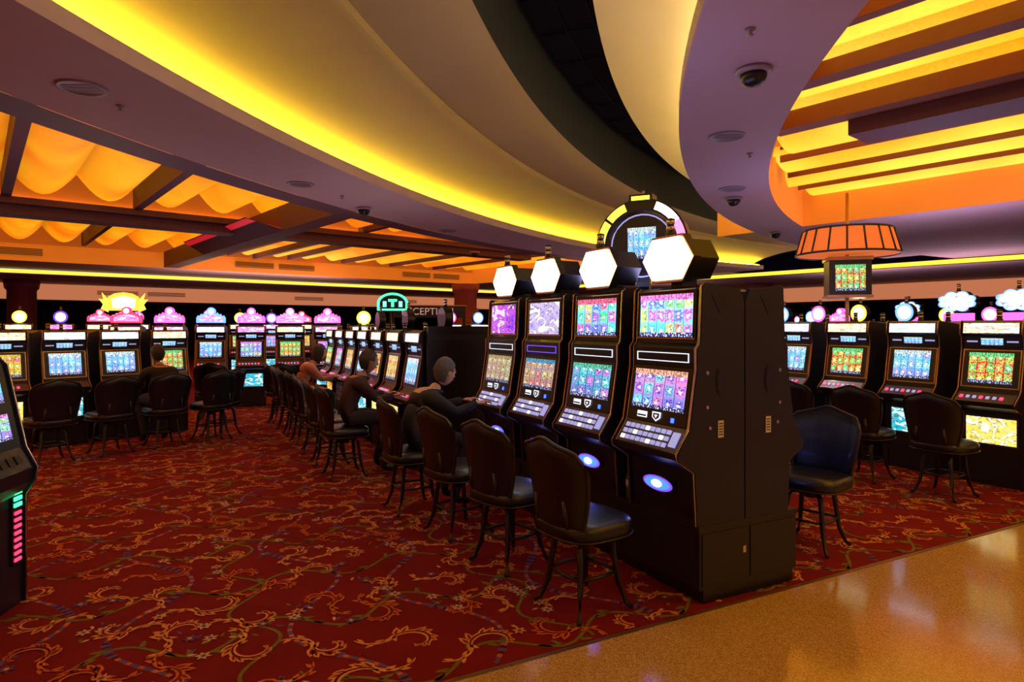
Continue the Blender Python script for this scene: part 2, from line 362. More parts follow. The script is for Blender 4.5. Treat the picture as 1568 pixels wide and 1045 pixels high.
def fabric(name,c1,c2,s,zlo,zhi):
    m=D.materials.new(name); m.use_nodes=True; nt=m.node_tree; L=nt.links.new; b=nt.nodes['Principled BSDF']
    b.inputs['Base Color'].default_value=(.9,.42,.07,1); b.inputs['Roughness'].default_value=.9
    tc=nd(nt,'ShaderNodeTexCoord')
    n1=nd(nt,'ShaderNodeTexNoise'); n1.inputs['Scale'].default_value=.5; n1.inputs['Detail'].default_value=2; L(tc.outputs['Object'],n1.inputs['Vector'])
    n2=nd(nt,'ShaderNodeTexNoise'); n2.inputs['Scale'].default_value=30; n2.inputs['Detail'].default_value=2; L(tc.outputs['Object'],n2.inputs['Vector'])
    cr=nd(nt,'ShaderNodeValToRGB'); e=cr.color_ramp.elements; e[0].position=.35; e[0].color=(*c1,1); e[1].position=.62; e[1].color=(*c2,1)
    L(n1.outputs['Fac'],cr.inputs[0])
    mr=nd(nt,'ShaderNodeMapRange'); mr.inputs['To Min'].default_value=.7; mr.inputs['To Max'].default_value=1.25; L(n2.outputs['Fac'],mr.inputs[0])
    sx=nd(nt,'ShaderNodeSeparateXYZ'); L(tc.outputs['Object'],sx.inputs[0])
    mz=nd(nt,'ShaderNodeMapRange'); mz.inputs['From Min'].default_value=zlo; mz.inputs['From Max'].default_value=zhi; mz.inputs['To Min'].default_value=s; mz.inputs['To Max'].default_value=s*.42; L(sx.outputs[2],mz.inputs[0])  # emission stands in for backlight, dimmed towards the crests to paint their shade
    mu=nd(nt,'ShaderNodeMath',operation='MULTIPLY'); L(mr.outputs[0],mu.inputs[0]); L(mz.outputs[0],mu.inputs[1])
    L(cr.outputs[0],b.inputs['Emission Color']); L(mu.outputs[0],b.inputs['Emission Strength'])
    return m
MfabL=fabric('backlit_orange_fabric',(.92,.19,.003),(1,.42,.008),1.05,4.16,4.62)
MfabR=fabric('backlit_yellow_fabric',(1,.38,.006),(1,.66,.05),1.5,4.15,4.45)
ZS=3.6; TH0=math.radians(121); TH1=math.radians(216); NT=110
ths=[TH0+(TH1-TH0)*i/NT for i in range(NT+1)]
ceil=D.objects.new('ceiling',None); COL.objects.link(ceil)
def sweep(name,prof,m,smooth=True):
    b=MB(); vs=[];fs=[]; n=len(prof)
    for th in ths:
        for R,z in prof: vs.append(RT(R,th,z))
    for i in range(NT):
        for k in range(n-1): fs.append((i*n+k,i*n+k+1,(i+1)*n+k+1,(i+1)*n+k))
    b.mesh(vs,fs,m,smooth)
    return put(name,b.data(name,False),parent=ceil)
sweep('soffit_ring_outer',[(26.3,ZS),(24.8,ZS)],Msof)
sweep('soffit_ring_inner',[(20.6,ZS),(19.6,ZS)],Msof)
sweep('fascia_outer',[(24.8,ZS),(24.8,3.74),(25.12,3.74)],Msof,False)
sweep('led_cove_outer',[(25.10,3.75),(24.98,3.75),(24.98,3.78)],Mled,False)
sweep('cove_ring_lower',[(25.2,3.74),(25.18,3.86),(24.8,3.98),(24.3,4.07),(23.8,4.13),(23.3,4.16)],Mtan)
sweep('cove_ring_step',[(23.3,4.16),(23.3,4.12),(23.24,4.12),(23.24,4.20)],Mtan,False)
sweep('cove_ring_upper',[(23.24,4.20),(22.8,4.25),(22.3,4.28)],Mtan)
sweep('plenum_wall_outer',[(22.3,4.28),(22.3,6.2)],Mblack,False)
sweep('plenum_wall_inner',[(21.35,6.2),(21.35,4.45)],Mblack,False)
sweep('cove_slope_inner',[(21.35,4.45),(20.95,4.30),(20.6,4.08),(20.32,3.85),(20.22,3.76)],Mcream)
sweep('led_cove_inner',[(20.34,3.765),(20.42,3.765)],Mledc,False)
sweep('fascia_inner',[(20.2,3.75),(20.6,3.75),(20.6,ZS)],Msof,False)
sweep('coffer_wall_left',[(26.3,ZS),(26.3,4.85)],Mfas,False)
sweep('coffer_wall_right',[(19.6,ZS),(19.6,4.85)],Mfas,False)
def part_ring(name,R0,R1,z,d0,d1,m):
    b=MB(); n=60
    for i in range(n):
        a=math.radians(d0+(d1-d0)*i/n); c=math.radians(d0+(d1-d0)*(i+1)/n)
        b.face([RT(R0,a,z),RT(R0,c,z),RT(R1,c,z),RT(R1,a,z)],m)
    put(name,b.data(name,False),parent=ceil)
part_ring('coffer_ledge_left',26.31,26.8,3.601,130,205,Mbeam)
part_ring('coffer_fill_strip_left',26.36,26.44,3.606,130,195,Mledo)  # hidden glowing strip, added to brighten the fabric and fascia
def arc(R,d0,d1,n,z): return [RT(R,math.radians(d0+(d1-d0)*i/n),z) for i in range(n+1)]
b=MB()
b.face([AB(24.5,-40,ZS),AB(24.5,22,ZS),AB(27.8,22,ZS),AB(27.8,-40,ZS)],Msof)
b.face(arc(26.3,128.5,119.7,10,ZS)+[AB(24.5,22,ZS),AB(24.5,18,ZS)],Msof)
b.face(arc(19.6,143.6,116,20,ZS)+[AB(-25,22,ZS),AB(-25,12.7,ZS)],Msof)
ZL=3.42
b.face([AB(27.8,-60,ZL),AB(27.8,60,ZL),AB(60,60,ZL),AB(60,-60,ZL)],Msof)
b.face([AB(-30,22,ZL),AB(27.8,22,ZL),AB(27.8,60,ZL),AB(-30,60,ZL)],Msof)
put('soffit_panels',b.data('soffit_panels',False),parent=ceil)
b=MB()
b.face([AB(27.78,-40,ZL+.02),AB(27.78,22,ZL+.02),AB(27.78,22,ZS-.03),AB(27.78,-40,ZS-.03)],Mledy)
b.face([AB(-25,21.98,ZL+.02),AB(27.8,21.98,ZL+.02),AB(27.8,21.98,ZS-.03),AB(-25,21.98,ZS-.03)],Mledy)
put('cove_strips',b.data('cove_strips',False),parent=ceil)
b=MB()
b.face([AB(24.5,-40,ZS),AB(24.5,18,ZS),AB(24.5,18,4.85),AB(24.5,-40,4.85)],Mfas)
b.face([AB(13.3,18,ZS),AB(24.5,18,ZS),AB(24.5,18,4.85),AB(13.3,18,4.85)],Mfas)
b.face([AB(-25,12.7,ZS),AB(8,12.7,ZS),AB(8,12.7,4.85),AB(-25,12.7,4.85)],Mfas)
Mpk=mat('fascia_peach_glow',(.6,.28,.18),.7,emis=(.8,.27,.12),es=.6); nosample(Mpk)  # peach plaster given its own glow to stand for light on it
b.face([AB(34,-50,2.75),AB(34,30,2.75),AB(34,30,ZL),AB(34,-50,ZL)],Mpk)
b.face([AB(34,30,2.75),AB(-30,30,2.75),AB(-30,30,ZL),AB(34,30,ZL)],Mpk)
b.face([AB(34,-50,2.75),AB(34,30,2.75),AB(60,30,2.75),AB(60,-50,2.75)],Msof)
b.face([AB(60,30,2.75),AB(60,60,2.75),AB(-30,60,2.75),AB(-30,30,2.75)],Msof)
put('fascia_panels',b.data('fascia_panels',False),parent=ceil)
b=MB()
def abox(a0,a1,b0,b1,z0,z1,m):
    c=AB((a0+a1)/2,(b0+b1)/2,(z0+z1)/2)
    b.obox(c,[(u2.x*(a1-a0)/2,u2.y*(a1-a0)/2,0),(v2.x*(b1-b0)/2,v2.y*(b1-b0)/2,0),(0,0,(z1-z0)/2)],m)
for bb in (-5,.9,8,9.6,15,16.6):
    for k in range(5): abox(24.42,24.49,bb-.7,bb+.7,3.78+k*.045,3.80+k*.045,Mvent)
for bb in (-8,-1,5,7,14,20):
    for k in range(4): abox(33.9,33.98,bb-.8,bb+.8,3.02+k*.05,3.045+k*.05,Mvent)
put('ceiling_vents',b.data('ceiling_vents'),parent=ceil)
def fabric_grid(name,a0,a1,b0,b1,test,m,zc=4.75,p=1.1,amp=.42,da=.6,nb=10):
    b=MB(); vs=[];fs=[]
    na=int((a1-a0)/da); NB=int(round((b1-b0)/p*nb))
    for i in range(na+1):
        a=a0+(a1-a0)*i/na
        for k in range(NB+1):
            bb=b0+p*k/nb; ph=(k%nb)/nb
            vs.append(AB(a,bb,zc-amp*math.sin(pi*ph)))
    for i in range(na):
        for k in range(NB):
            a=a0+(a1-a0)*(i+.5)/na; bb=b0+p*(k+.5)/nb; q=u2*a+v2*bb
            if test((q-C).length): n=NB+1; fs.append((i*n+k,i*n+k+1,(i+1)*n+k+1,(i+1)*n+k))
    b.mesh(vs,fs,m,False)
    me=b.data(name,False)
    bm=bmesh.new(); bm.from_mesh(me); bmesh.ops.delete(bm,geom=[v for v in bm.verts if not v.link_faces],context='VERTS'); bm.to_mesh(me); bm.free()
    for q in me.polygons: q.use_smooth=True
    return put(name,me,parent=ceil)
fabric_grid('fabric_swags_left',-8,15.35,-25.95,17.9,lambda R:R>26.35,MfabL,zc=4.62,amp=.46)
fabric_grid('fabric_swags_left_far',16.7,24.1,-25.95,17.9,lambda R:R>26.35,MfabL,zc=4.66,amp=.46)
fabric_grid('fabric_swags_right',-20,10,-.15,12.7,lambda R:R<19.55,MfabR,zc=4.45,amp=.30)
b=MB()
cbeam=abox
cbeam(15.7,16.3,-30,14,3.78,4.04,Mbeam); cbeam(15.5,15.72,-30,14,3.96,4.09,Mbeam)
cbeam(15.85,15.95,-30,14,4.04,4.85,Mval); cbeam(24.38,24.46,-38,18,4.12,4.85,Mval)
def ringa(bb,R):
    d=bb-17.3
    return -12.97+math.sqrt(max(0,R*R-d*d))
for bb in (-10.55,-8.35,-6.15,-3.95,-1.75,.45,2.65):
    cbeam(ringa(bb,26.4),15.6,bb-.08,bb+.08,4.08,4.68,Mbeam)
for bb in (-6.15,-1.75,2.65,7.05,9.25,11.45,13.65,15.85):
    cbeam(16.4,24.4,bb-.06,bb+.06,4.16,4.7,Mbeam)
cbeam(ringa(5.1,26.4),24.45,4.95,5.4,3.62,4.15,Mbeam)
cbeam(ringa(8,26.4),24.45,7.9,8.05,4.1,4.6,Mbeam)
for bb,w,z0,z1 in ((3.6,.05,4.06,4.14),(5.35,.06,4.02,4.13),(6.3,.11,3.98,4.13),(9.65,.02,4.16,4.40),(10.75,.02,4.16,4.40),(11.85,.02,4.16,4.4)):
    d=bb-17.3
    cbeam(-20,-12.97+math.sqrt(19.5**2-d*d),bb-w,bb+w,z0,z1,Mbeamo)
cbeam(-20,-12.97+math.sqrt(19.5**2-9.8**2),7.3,7.55,3.92,4.12,Mbeamo)
cbeam(-20,3.1,7.56,8.1,3.76,4.12,Mbeam)
put('ceiling_beams',b.data('ceiling_beams'),parent=ceil)
b=MB()
r1,r2=13.4,19.5
b.face([AB(r1,4.94,3.66),AB(r2,4.94,3.66),AB(r2,4.45,3.92),AB(r1+.8,4.45,3.92)],glow('red_beam_glow',(.85,.02,.03),.55,False))  # red light on the beam side painted as an added glowing panel
b.face([AB(r1,4.94,3.64),AB(r2,4.94,3.64),AB(r2,4.94,4.0),AB(r2,4.43,3.94),AB(r1+.8,4.43,3.94)],Mbeam)
put('red_beam_glow',b.data('red_beam_glow',False),parent=ceil)
b=MB()
abox(15.78,15.84,-16,10,4.045,4.055,Mledo)
put('coffer_led_strips',b.data('coffer_led_strips'),parent=ceil)
b=MB()
b.face([AB(-30,-60,6.2),AB(-30,60,6.2),AB(60,60,6.2),AB(60,-60,6.2)],Mblack)
Mtb=mat('ceiling_tbar',(.02,.02,.02),.6)
for k in range(-12,30):
    th=math.radians(121+ (k+12)*2.3)
    if th>TH1: break
    p=Vector(RT(22.3,th,5.2)); q=Vector(RT(21.35,th,5.2)); b.tube([p,q],.012,Mtb,4)
for R in (21.6,21.95): b.tube([RT(R,t,5.2) for t in ths[::3]],.012,Mtb,4)
sweep('plenum_tiles',[(22.3,5.22),(21.35,5.22)],Mblack)
put('plenum_roof',b.data('plenum_roof',False),parent=ceil)

M['cr']=mat('fitting_plastic',(.28,.23,.28),.4)
b=MB(); b.lathe([(.13,0),(.14,-.02),(.125,-.035),(.10,-.04)],(0,0,0),'cr',24)
b.lathe([(.10,-.04),(.098,-.07),(.085,-.10),(.055,-.125),(.001,-.135)],(0,0,0),M['dark'],24)
dm=b.data('security_dome_camera')
for x,y in ((1.88,4.98),(3.45,9.95),(-2.5,10.8),(5.6,13.6),(-1.0,17.2)): put('security_dome_camera',dm,Matrix.Translation((x,y,ZS)))
b=MB(); b.lathe([(.19,0),(.19,-.012),(.165,-.014),(.155,-.004),(.001,-.004)],(0,0,0),M['cr'],28)
for k in range(-2,3): b.box(-.13,.13,k*.035-.005,k*.035+.005,-.008,-.004,M['cr'])
sp=b.data('ceiling_speaker')
for x,y in ((-3.60,5.36),(-2.97,9.0),(-1.34,13.4),(2.26,6.73),(3.2,9.3),(1.8,3.2)): put('ceiling_speaker',sp,Matrix.Translation((x,y,ZS)))
b=MB(); b.lathe([(.035,0),(.035,-.012),(.012,-.015),(.012,-.04),(.025,-.045),(.001,-.05)],(0,0,0),M['cr'],14)
spk=b.data('sprinkler_head')
for x,y in ((-3.55,5.8),(-2.6,9.8),(1.6,4.3),(2.75,7.4)): put('sprinkler_head',spk,Matrix.Translation((x,y,ZS)))

# ------------------------------------------------------------------ walls, columns
Mwall=mat('wall_dark_mauve',(.10,.06,.08),.8)
def wall(name,p,q,h):
    b=MB(); b.face([(*p,0),(*q,0),(*q,h),(*p,h)],Mwall); put(name,b.data(name,False))
wall('wall_back',AB(48,-46,0)[:2],AB(48,48,0)[:2],2.75)
wall('wall_right',AB(48,48,0)[:2],AB(-28,48,0)[:2],2.75)
wall('wall_left',AB(48,-46,0)[:2],AB(-10,-46,0)[:2],6)
b=MB(); Mcol=mat('column_wine',(.25,.06,.08),.5)
b.lathe([(.6,0),(.6,.25),(.5,.3),(.48,3.0),(.56,3.1),(.6,3.4)],(0,0,0),Mcol,28); cm=b.data('column')
for x,y in ((-19.3,25.2),(-2.0,27.5),(10.6,27.5)): put('column',cm,Matrix.Translation((x,y,0)))

# ------------------------------------------------------------------ slot machines
def hexa(w,h,k=.5): return [(-w,0),(-w*k,-h),(w*k,-h),(w,0),(w*k,h),(-w*k,h)]
def circ(r,n=24,rz=None): return [(r*math.cos(2*pi*i/n),(rz or r)*math.sin(2*pi*i/n)) for i in range(n)]
def candle(b,x,y,z):
    b.lathe([(.03,0),(.03,.02),(.024,.025),(.024,.04)],(x,y,z),'dark',14)
    b.lathe([(.026,.04),(.026,.062)],(x,y,z),'silver',14); b.lathe([(.022,.062),(.022,.078)],(x,y,z),'dark',14)
    b.lathe([(.026,.078),(.026,.10)],(x,y,z),'silver',14); b.lathe([(.028,.10),(.028,.11),(.001,.118)],(x,y,z),'dark',14)
PA=[(-.03,0),(-.05,.31),(-.16,.375),(-.175,.385),(-.175,.42),(-.085,.56),(-.03,.90),(-.03,1.02),(-.005,1.05),(.01,1.375),(.035,1.39),(.29,1.36),(.325,1.30),(.325,0)]
def typeA(top,main,belt='silver',hexon=True):
    b=MB(); w=.29
    b.xprism(PA,-w,w,'body')
    E=[(y-.014 if i<11 else y,z+(.012 if i in(9,10,11) else 0)) for i,(y,z) in enumerate(PA)]
    for s in (-1,1):
        x0,x1=sorted((s*w,s*(w+.022))); b.xprism(E,x0,x1,'side')
        b.tube([(s*(w+.011),y-.004,z) for y,z in E[:11]],[.006]*11,'bronze' if s<0 else 'silver',6)
        b.tube([(s*(w-.012),y-.006,z) for y,z in PA[4:11]],.004,'silver',6)
    A,B=(-.004,1.07),(.008,1.36)
    b.slab(-.265,.265,A,B,.012,.02,'dark',False); b.slab(-.24,.24,(-.003,1.085),(.0075,1.345),.016,.006,top)
    for z0,z1 in ((1.072,1.080),(1.352,1.360)): b.slab(-.262,.262,(-.004,z0),(-.0035 if z0<1.2 else .0083,z1),.018,.01,'bronze',False)
    b.slab(-.27,.27,(-.03,.915),(-.03,1.01),.008,.012,'dark',False)
    bm_='whitesoft' if belt!='violet' else 'violet'
    for z0,z1 in ((.936,.941),(.986,.991)): b.slab(-.235,.235,(-.03,z0),(-.03,z1),.012,.006,bm_,False)
    for s in (-1,1): b.slab(min(s*.235,s*.230),max(s*.235,s*.230),(-.03,.936),(-.03,.991),.012,.006,bm_,False)
    def on(k): return (-.085+.055*k,.56+.34*k)
    b.slab(-.268,.268,on(.0),on(.99),.010,.015,'dark',False); b.slab(-.238,.238,on(.24),on(.94),.013,.006,main)
    b.slab(-.17,-.08,on(.06),on(.17),.014,.006,'whitesoft',False); b.slab(-.165,-.085,on(.08),on(.11),.016,.004,'dark',False)
    b.slab(.14,.165,on(.05),on(.13),.014,.006,'blue',False)
    P=[(-.028,.20),(.052,.20),(.05,.10),(.012,.03),(-.026,.10)]
    def og(x,k,o): y,z=on(k); return (x,y-o,z)
    b.face([og(x,k,.016) for x,k in P],'whitesoft'); b.face([og(.012+(x-.012)*.72,.125+(k-.125)*.7,.018) for x,k in P],'dark'); b.face([og(x,k,.020) for x,k in ((-.003,.15),(.027,.15),(.012,.09))],'whitesoft')
    def dk(k): return (-.175+.09*k,.42+.14*k)
    b.slab(-.28,.28,dk(.02),dk(.95),.006,.01,'deck',False)
    for r in range(3):
        for c in range(9):
            x=-.245+c*.048; b.slab(x,x+.034,dk(.14+r*.25),dk(.30+r*.25),.013,.008,'key' if (c*2+r)%5 else 'whitesoft',False)
    b.slab(.20,.255,dk(.2),dk(.75),.018,.01,'key',False)
    b.yprism(circ(.135,24,.045),-.075,-.03,'violet','dark',.0,.19); b.yprism(circ(.11,24,.034),-.082,-.075,'blue','blue',.0,.19); b.yprism(circ(.045,16,.022),-.086,-.082,'whitesmall','white',.0,.19)
    b.slab(-.25,.25,(-.032,.03),(-.035,.10),.006,.01,'dark',False)
    for s in (-1,1):
        X=s*(w+.022)
        def sd(y,z,ry,rz,m,n=16,th=.004):
            P=[(X+s*th,y+ry*math.cos(2*pi*k/n),z+rz*math.sin(2*pi*k/n)) for k in range(n)]; Q=[(X,p[1],p[2]) for p in P]
            b.mesh(P+Q,[tuple(range(n))]+[(i,(i+1)%n,(i+1)%n+n,i+n) for i in range(n)],m)
        sd(.13,.83,.035,.085,'dark'); sd(.13,.83,.024,.07,'body',16,.006)
        sd(.03,.88,.012,.012,'silver'); sd(.03,.68,.011,.011,'silver'); sd(.05,.56,.011,.011,'silver')
        P=[(X+s*.003,.06,1.34),(X+s*.003,.20,1.34),(X+s*.003,.13,1.22)]; b.face(P,'dark')
        P=[(X+s*.003,.11,.50),(X+s*.003,.155,.50),(X+s*.003,.155,.60),(X+s*.003,.11,.60)]; b.face(P,'sticker')
        for k in range(5): b.face([(X+s*.004,.116,.515+k*.016),(X+s*.004,.149,.515+k*.016),(X+s*.004,.149,.521+k*.016),(X+s*.004,.116,.521+k*.016)],'dark')
    if hexon:
        b.box(-.05,.05,.08,.2,1.37,1.44,'dark')
        b.yprism(hexa(.235,.145,.58),-.0,.03,'bronze','dark',0,1.565); b.yprism(hexa(.215,.128,.58),-.012,.0,'white','white',0,1.565)
        b.yprism(hexa(.235,.145,.58),.03,.06,'dark','dark',0,1.565); b.yprism(hexa(.19,.12,.6),.06,.25,'dark','dark',0,1.565)
        candle(b,0,.03,1.705)
    return b.data('slot_machine_tall')
A=[typeA('s_m1t','s_m1m'),typeA('s_m2t','s_m2m'),typeA('s_m3t','s_m3m','violet'),typeA('s_m4t','s_m4m')]
AR=typeA('s_m2t','s_m1m','silver',False)
ZB=.45
for i in range(4):
    p=BP(.31+.74*i,0); o=put('slot_machine',A[i],fr(p.x,p.y,-V,ZB)); bevel(o,.003)
    p=BP(.31+.74*i,.66); o=put('slot_machine',AR,fr(p.x,p.y,V,ZB))
def plinth(t0,t1,s0,s1,h=.45):
    b=MB(); L=t1-t0; W=s1-s0
    b.box(0,L,.03,W-.03,0,.08,'dark'); b.box(0,L,0,W,.08,h-.03,'base'); b.box(-.004,L+.004,-.008,W+.008,h-.03,h-.0005,'base')
    b.box(-.006,.0,.02,W*.48,.1,h-.05,'base'); b.box(-.006,.0,W*.5,W-.02,.1,h-.05,'base')
    b.box(-.008,-.005,W*.42,W*.45,.25,.29,'silver')
    n=max(1,int(round(L/.74)))
    for i in range(n):
        b.box(i*L/n+.02,(i+1)*L/n-.02,-.006,0,.1,h-.05,'base'); b.box(i*L/n+.02,(i+1)*L/n-.02,W,W+.006,.1,h-.05,'base')
    p=BP(t0,s0)
    mw=Matrix(((U.x,V.x,0,p.x),(U.y,V.y,0,p.y),(0,0,1,0),(0,0,0,1)))
    me=b.data('slot_bank_plinth'); me.transform(mw); me.flip_normals()
    return put('slot_bank_plinth',me)
plinth(0,2.86,-.03,.78)
def archsign():
    b=MB()
    def ringseg(r0,r1,a0,a1,y0,y1,m,n=16):
        P=[(r1*math.cos(a0+(a1-a0)*i/n),r1*math.sin(a0+(a1-a0)*i/n)) for i in range(n+1)]+[(r0*math.cos(a1-(a1-a0)*i/n),r0*math.sin(a1-(a1-a0)*i/n)) for i in range(n+1)]
        b.yprism(P,y0,y1,m,'dark')
    ringseg(.27,.36,-.2,pi+.2,-.05,.08,'dark')
    ringseg(.285,.345,.05,.55,-.062,-.05,'pink'); ringseg(.285,.345,.56,1.2,-.062,-.05,'whitesmall'); ringseg(.285,.345,1.95,2.45,-.062,-.05,'yellow'); ringseg(.285,.345,2.52,3.05,-.062,-.05,'yellow')
    b.box(-.09,.09,-.06,.09,.33,.39,'dark'); b.box(-.07,.07,-.066,-.06,.345,.375,'yellow')
    b.yprism(circ(.255,28),-.02,.06,'dark','dark'); b.yprism([(-.11,-.10),(.11,-.10),(.11,.14),(-.11,.14)],-.03,-.02,'s_b0','dark')
    b.tube([(.24*math.cos(a),-.022,.24*math.sin(a)) for a in [2*pi*i/28 for i in range(28)]],.006,'key',5,True)
    b.box(-.05,.05,0,.06,-.40,-.2,'dark'); b.tube([(0,.02,.39),(0,.02,.43)],.012,'silver')
    return b.data('arched_topper_sign')
arch=archsign()
p=BP(1.16,.50); put('arched_topper_sign',arch,fr(p.x,p.y,(-.45,-.9),2.22))

def typeB(main,head,belly,topper,tc='pink'):
    b=MB(); w=.27
    P=[(-.04,0),(-.04,.74),(-.19,.80),(-.20,.84),(-.10,.93),(-.08,.97),(-.01,1.37),(-.02,1.50),(-.05,1.52),(-.04,1.64),(-.01,1.66),(.36,1.62),(.38,1.5),(.38,0)]
    b.xprism(P,-w,w,'body')
    E=[(y-.012 if i<11 else y,z) for i,(y,z) in enumerate(P)]
    for s in (-1,1):
        x0,x1=sorted((s*w,s*(w+.02))); b.xprism(E,x0,x1,'side'); b.tube([(s*(w+.010),y-.004,z) for y,z in E[1:11]],.007,'bronze',6)
    b.slab(-.25,.25,(-.05,1.53),(-.041,1.632),.008,.01,head)
    b.slab(-.25,.25,(-.012,1.39),(-.019,1.50),.006,.01,'dark',False); b.slab(-.10,.10,(-.013,1.41),(-.018,1.48),.010,.01,'s_b0')
    for s in (-1,1): b.slab(min(s*.13,s*.23),max(s*.13,s*.23),(-.013,1.44),(-.018,1.455),.010,.01,'key',False)
    def on(k): return (-.08+.07*k,.97+.40*k)
    b.slab(-.262,.262,on(.03),on(.98),.008,.01,'bronze',False); b.slab(-.25,.25,on(.05),on(.96),.012,.01,'dark',False); b.slab(-.20,.20,on(.14),on(.9),.016,.008,main)
    def dk(k): return (-.20+.10*k,.84+.09*k)
    b.slab(-.26,.26,dk(.02),dk(.95),.006,.01,'deck',False)
    for c in range(7): b.slab(-.23+c*.06,-.20+c*.06,dk(.35),dk(.6),.014,.008,'key' if c%3 else 'red',False)
    b.slab(-.24,.24,(-.04,.40),(-.04,.70),.006,.01,'deck',False); b.slab(-.225,.225,(-.04,.42),(-.04,.68),.010,.01,belly)
    b.slab(-.24,.24,(-.04,.04),(-.04,.36),.006,.01,'base',False)
    y=.08
    if topper=='round':
        b.box(-.04,.04,y,y+.1,1.62,1.72,'dark'); b.yprism(circ(.15,24),y-.02,y+.1,tc,'dark',0,1.83); b.yprism(circ(.105,24),y-.03,y-.02,'whitesmall','white',0,1.83); candle(b,0,y+.04,1.975)
    elif topper=='cloud':
        b.box(-.04,.04,y,y+.1,1.62,1.8,'dark')
        def cl(k): return [((.25+.035*abs(math.sin(4.0*a)))*k*math.cos(a),(.13+.035*abs(math.sin(4.0*a)))*k*math.sin(a)) for a in [2*pi*i/64 for i in range(64)]]
        b.yprism(cl(1),y-.02,y+.1,'bluesign','dark',0,1.98); b.yprism(cl(.88),y-.03,y-.02,'h0','white',0,1.98); b.yprism([(x*.55,z*.4) for x,z in cl(1)],y-.035,y-.03,'whitesmall','white',0,1.98); b.box(-.2,.2,y-.01,y+.09,1.68,1.80,'magenta'); candle(b,0,y+.04,2.14)
    elif topper=='crown':
        b.box(-.24,.24,y-.02,y+.1,1.63,1.72,'dark')
        n=18; Q=[(-.27,-.07)]+[(-.27+.54*i/n,.03+.10*math.sin(pi*i/n)+(.035 if i%2 else 0)) for i in range(n+1)]+[(.27,-.07)]
        b.yprism(Q,y-.04,y+.1,tc,'dark',0,1.79); Q2=[(x*.78,z*.62) for x,z in Q]; b.yprism(Q2,y-.05,y-.04,'h2','h2',0,1.79); b.yprism(circ(.085,14),y-.045,y+.08,tc,tc,0,1.95); b.yprism(circ(.05,14),y-.05,y-.045,'whitesmall',tc,0,1.95)
    elif topper=='candle': candle(b,0,y+.04,1.655)
    return b.data('slot_machine_classic')
B=dict(
 b0=typeB('s_b0','h0','g1','candle'), b1=typeB('s_b1','h1','g3','candle'), b2=typeB('s_b2','h0','g2','candle'), b3=typeB('s_b3','h1','g0','candle'),
 bg=typeB('s_b1','h1','g0','candle'), b4=typeB('s_b1','h1','g2','candle'), b5=typeB('s_b0','h0','g2','candle'),
 r0=typeB('s_b0','h0','g1','round','magenta'), r1=typeB('s_b2','h2','g1','round','violet'), r2=typeB('s_b1','h1','g1','round','yellow'), r3=typeB('s_b0','h0','g1','round','bluesign'),
 k0=typeB('s_b2','h2','g1','crown','magenta'), k1=typeB('s_b0','h0','g2','crown','bluesign'),k2=typeB('s_b1','h1','g2','crown','pink'),k3=typeB('s_b3','h1','g2','crown','red'),
 c0=typeB('s_b0','h2','g1','cloud','cyan'))
def mach(k,x,y,d,s=1.):
    return put('slot_machine',B[k],fr(x,y,d)@Matrix.Diagonal((s,s,s,1)))
for i,k in enumerate(('b0','b3','b3','b0','b3','b2','b1')):
    p=BP(4.15+.74*i,-.30); mach(k,p.x,p.y,-V,.93)
    p=BP(4.15+.74*i,.46); mach(('b0','r0','b1','r1','b2','r0','b3')[i],p.x,p.y,V,.93)
b=MB(); b.box(-.02,.74,-.03,.0,0,1.60,'side'); b.box(-.02,.74,-.045,-.03,1.53,1.60,'dark')
b.box(.05,.67,-.036,-.03,.3,1.45,'body')
p=BP(3.80,-.28); put('bank_end_panel',b.data('bank_end_panel'),fr(p.x,p.y,-U))
for i,k in enumerate(('b3','b0','b5','b4')):
    mach(k,-6.42+.42*i,8.05+.52*i,(.78,-.62),.93)
for i,k in enumerate(('k3','k0','k1','k0','k2','k0','r2')):
    mach(k,-7.3+.70*i,12.1+.22*i,(.35,-.93),.97)
for i in range(3):
    mach(('b0','b3','b0')[i],-7.1+.42*i,8.65+.52*i,(-.78,.62),.93)
for i in range(5):
    p=Vector((4.85,6.45))+U*.78*i; mach(('bg','b0','b4','b5','b2')[i],p.x,p.y,-V,1.)
    q=p+V*.78; mach('b0',q.x,q.y,V,1.)
p=Vector((5.2,5.78)); mach('b1',p.x,p.y,-V,1.)
for i,k in enumerate(('c0','c0','r3','r2','r0','r3','r1')):
    p=Vector((7.15,9.1))+U*.80*i; mach(k,p.x,p.y,-V,1.)
for i in range(9):
    p=Vector((9.3,12.5))+U*.8*i; mach(('r0','r2','c0','b3','k0','r3')[i%6],p.x,p.y,-V,1.)
for i in range(12):
    p=Vector((-1.6,17))+V*.8*i; mach(('r0','b0','k1','r2','k0','r3')[(i*5)%6],p.x,p.y,-U,1.)
for i in range(14):
    p=Vector((-15.5,13.5))+V*.82*i; mach(('r1','r2','k0','b0','r0','k3')[(i*5)%6],p.x,p.y,-U,1.)
for i in range(10):
    p=Vector((4.5,21))+V*.9*i; mach(('r0','r2','k1','r1')[i%4],p.x,p.y,-U,1.)

